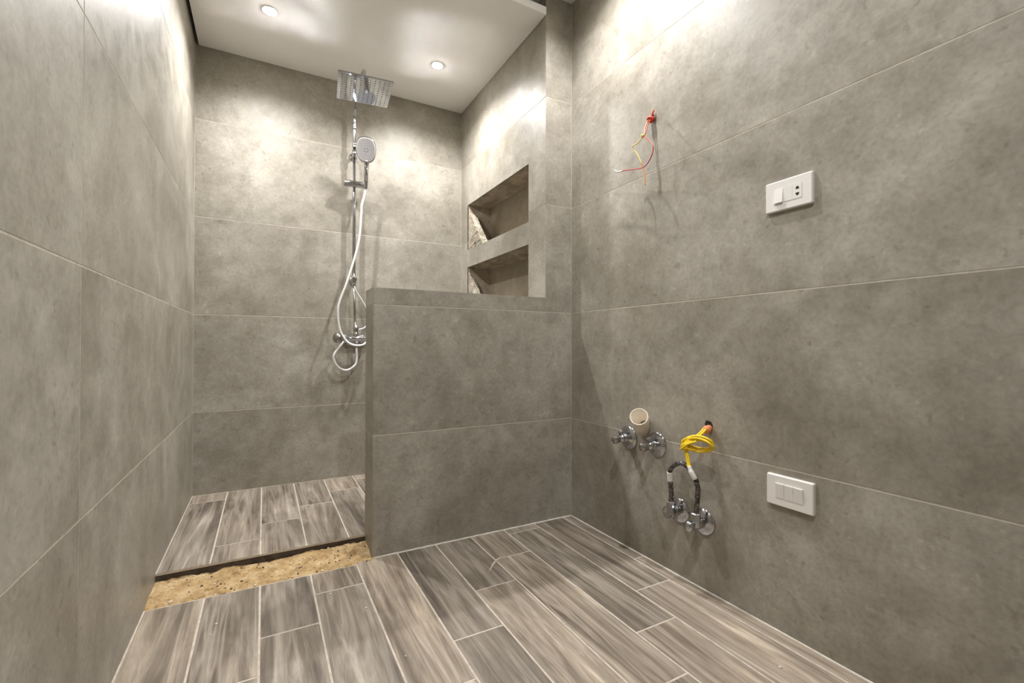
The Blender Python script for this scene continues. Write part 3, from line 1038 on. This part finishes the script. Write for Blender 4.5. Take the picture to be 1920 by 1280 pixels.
# yellow cable coil hanging from the wall
t = thing('yellow_cable', (XR, 1.222, 0.55), 'coiled yellow electric cable hanging from a hole in the wall', 'cable')
MB().prism([(-0.016, -0.012), (0.012, -0.014), (0.018, 0.004), (0.012, 0.019), (-0.010, 0.017), (-0.018, 0.004)], (XR - 0.0012, 1.216, 0.655),
           (0, 1, 0), (0, 0, 1), (-1, 0, 0), 0.001).build('wall_hole_shade', 'hole', t)  # flat piece on the tile, shade of the hole put into its colour
MB().lathe([(0, 0.013), (0.020, 0.0155), (0.030, 0.0145), (0.036, 0.010)], (XR - 0.001, 1.212, 0.646), (-1, -0.15, -0.2), 16).build('conduit_end', 'orange', t)
cen = Vector((1.496, 1.214, 0.590))
ea, eb = Vector((-0.020, 0.97, -0.145)).normalized(), Vector((-0.35, 0.10, 0.93)).normalized()
rnd = random.Random(3)
for k in range(6):
    A, B = 0.066 - 0.004 * (k % 3) + rnd.uniform(-0.004, 0.004), 0.030 - 0.0035 * (k % 4) + rnd.uniform(-0.002, 0.003)
    off = Vector((rnd.uniform(-0.020, 0.004), rnd.uniform(-0.006, 0.006), rnd.uniform(-0.006, 0.005)))
    ph = rnd.uniform(0, 6.28)
    tw = rnd.uniform(-0.10, 0.16)
    pts = []
    for i in range(14):
        th = 2 * math.pi * i / 14
        pts.append(cen + off + ea * (A * math.cos(th)) + eb * (B * math.sin(th) + tw * A * math.cos(th))
                   + Vector((0.005 * math.sin(2 * th + ph), 0, 0)))
    MB().tube(pts, 0.0046, 8, 3, True).build('coil_turn', 'yellow', t)
for dy in (-0.007, 0.004):
    MB().tube([(1.512, 1.208 + dy, 0.645), (1.500, 1.212 + dy, 0.632), (1.482, 1.228 + dy, 0.610), (1.470, 1.252 + dy, 0.590), (1.466, 1.276, 0.574),
               (1.474, 1.284, 0.562), (1.484, 1.275, 0.556)], 0.0046, 8, 6).build('lead', 'yellow', t)
MB().tube([(1.462, 1.205, 0.602), (1.456, 1.236, 0.588), (1.458, 1.262, 0.570), (1.466, 1.284, 0.556)], 0.0046, 8, 6).build('wrap', 'yellow', t)
for dy in (-0.004, 0.004):
    MB().tube([(1.474, 1.266 + dy, 0.580), (1.472, 1.262 + dy, 0.560), (1.470, 1.254 + dy, 0.532), (1.463, 1.240 + dy, 0.502), (1.461, 1.232 + dy, 0.488)],
              0.0050, 8, 6).build('tail', 'yellow', t)
MB().tube([(1.462, 1.238, 0.500), (1.461, 1.229, 0.483), (1.464, 1.220, 0.466), (1.468, 1.216, 0.455)], [0.0085, 0.0105, 0.0105, 0.0090], 12, 5).build('tape_wrap', 'tape', t)

# thin red and yellow wires higher up
t = thing('wall_light_wires', (XR, 1.512, 2.00), 'thin knotted red and yellow wires hanging high on the right wall', 'wires')
MB().prism([(-0.012, -0.012), (0.010, -0.014), (0.016, 0.006), (0.004, 0.022), (-0.010, 0.014)], (XR - 0.0012, 1.512, 2.002),
           (0, 1, 0), (0, 0, 1), (-1, 0, 0), 0.001).build('wall_hole_shade', 'hole', t)  # flat piece again, hole depth shown by dark colour only
MB().lathe([(0, 0.011), (0.012, 0.014), (0.026, 0.015), (0.034, 0.011), (0.030, 0.007)], (XR - 0.001, 1.511, 2.000), (-1, -0.2, -0.45), 16).build('conduit_end', 'red_conduit', t)
MB().tube([(1.540, 1.508, 2.004), (1.534, 1.500, 2.016), (1.538, 1.496, 2.032)], 0.0040, 8, 5).build('stub_wire', 'red_conduit', t)
MB().tube([(1.522, 1.506, 1.990), (1.508, 1.507, 1.976), (1.498, 1.503, 1.960), (1.488, 1.501, 1.937), (1.478, 1.493, 1.912), (1.473, 1.496, 1.900)],
          0.0026, 8, 6).build('lead', 'orange', t)
MB().tube([(1.522, 1.498, 1.986), (1.508, 1.496, 1.968), (1.494, 1.494, 1.946), (1.482, 1.488, 1.916), (1.474, 1.493, 1.901)],
          0.0024, 8, 6).build('lead', 'red', t)
MB().lathe([(-0.007, 0.002), (-0.005, 0.0072), (0.0, 0.0088), (0.004, 0.0076), (0.007, 0.002)], (1.473, 1.496, 1.901), (0.2, 0.2, 1), 12).build('knot', 'pale_yellow', t)
MB().tube([(1.473, 1.497, 1.899), (1.473, 1.510, 1.890), (1.478, 1.538, 1.885), (1.478, 1.560, 1.884), (1.478, 1.568, 1.880), (1.483, 1.559, 1.863),
           (1.488, 1.539, 1.826), (1.493, 1.526, 1.791)], 0.0025, 8, 6).build('yellow_wire', 'pale_yellow', t)
MB().tube([(1.493, 1.526, 1.791), (1.498, 1.519, 1.760), (1.498, 1.511, 1.727), (1.498, 1.508, 1.688)], 0.0023, 8, 6).build('wire_end', 'orange', t)
MB().tube([(1.473, 1.496, 1.897), (1.468, 1.468, 1.877), (1.463, 1.442, 1.852), (1.458, 1.424, 1.826), (1.458, 1.422, 1.807), (1.458, 1.432, 1.784),
           (1.463, 1.455, 1.767), (1.468, 1.486, 1.758), (1.473, 1.528, 1.765), (1.478, 1.582, 1.780), (1.478, 1.640, 1.793)], 0.0023, 8, 6).build('red_wire', 'red', t)
MB().tube([(1.478, 1.637, 1.792), (1.478, 1.652, 1.795), (1.478, 1.668, 1.800), (1.478, 1.689, 1.813)], [0.0034, 0.0036, 0.0028, 0.0034], 8, 5).build('wire_tip', 'tape', t)

# ------------------------------------------------------------------ dirt on the floor
mb = MB()
mb.prism([(0.985, 1.862), (0.955, 1.860), (0.936, 1.850), (0.902, 1.822), (0.872, 1.790), (0.848, 1.764), (0.870, 1.794), (0.898, 1.830), (0.928, 1.857), (0.950, 1.866)],
         (0, 0, 0.0012), (1, 0, 0), (0, 1, 0), (0, 0, 1), 0.0012)
mb.build('grout_smear', 'floor_grout', fl)
rnd = random.Random(11)
for (x, y, r, lab) in ((-0.140, 1.888, 0.0045, 'tiny white crumb on the second plank from the left wall, nearest the sand'),
                       (-0.151, 1.825, 0.003, 'tiny white crumb on the second plank from the left wall, just before its twin'),
                       (0.233, 1.903, 0.005, 'small white crumb on the plank in front of the partition end, nearest the sand'),
                       (0.336, 1.742, 0.0045, 'small white crumb at the seam running toward the partition end'),
                       (0.929, 1.316, 0.003, 'tiny white crumb on a long seam in the middle of the floor'),
                       (1.375, 0.830, 0.0045, 'small white crumb on the floor below the three-switch plate'),
                       (0.507, 1.557, 0.003, 'tiny white crumb on the plank right of the partition end'),
                       (0.393, 1.416, 0.0028, 'tiny white crumb on the bare floor near the lower picture edge')):
    mb = MB()
    mb.lathe([(0, r * 0.7), (r * 0.3, r), (r * 0.7, r * 0.8), (r * 0.95, r * 0.25)], (x, y, 0.0), (rnd.uniform(-0.2, 0.2), rnd.uniform(-0.2, 0.2), 1), 7, False)
    tag(mb.build('plaster_crumb', 'caulk'), lab, 'crumb', 'plaster crumbs on the floor')
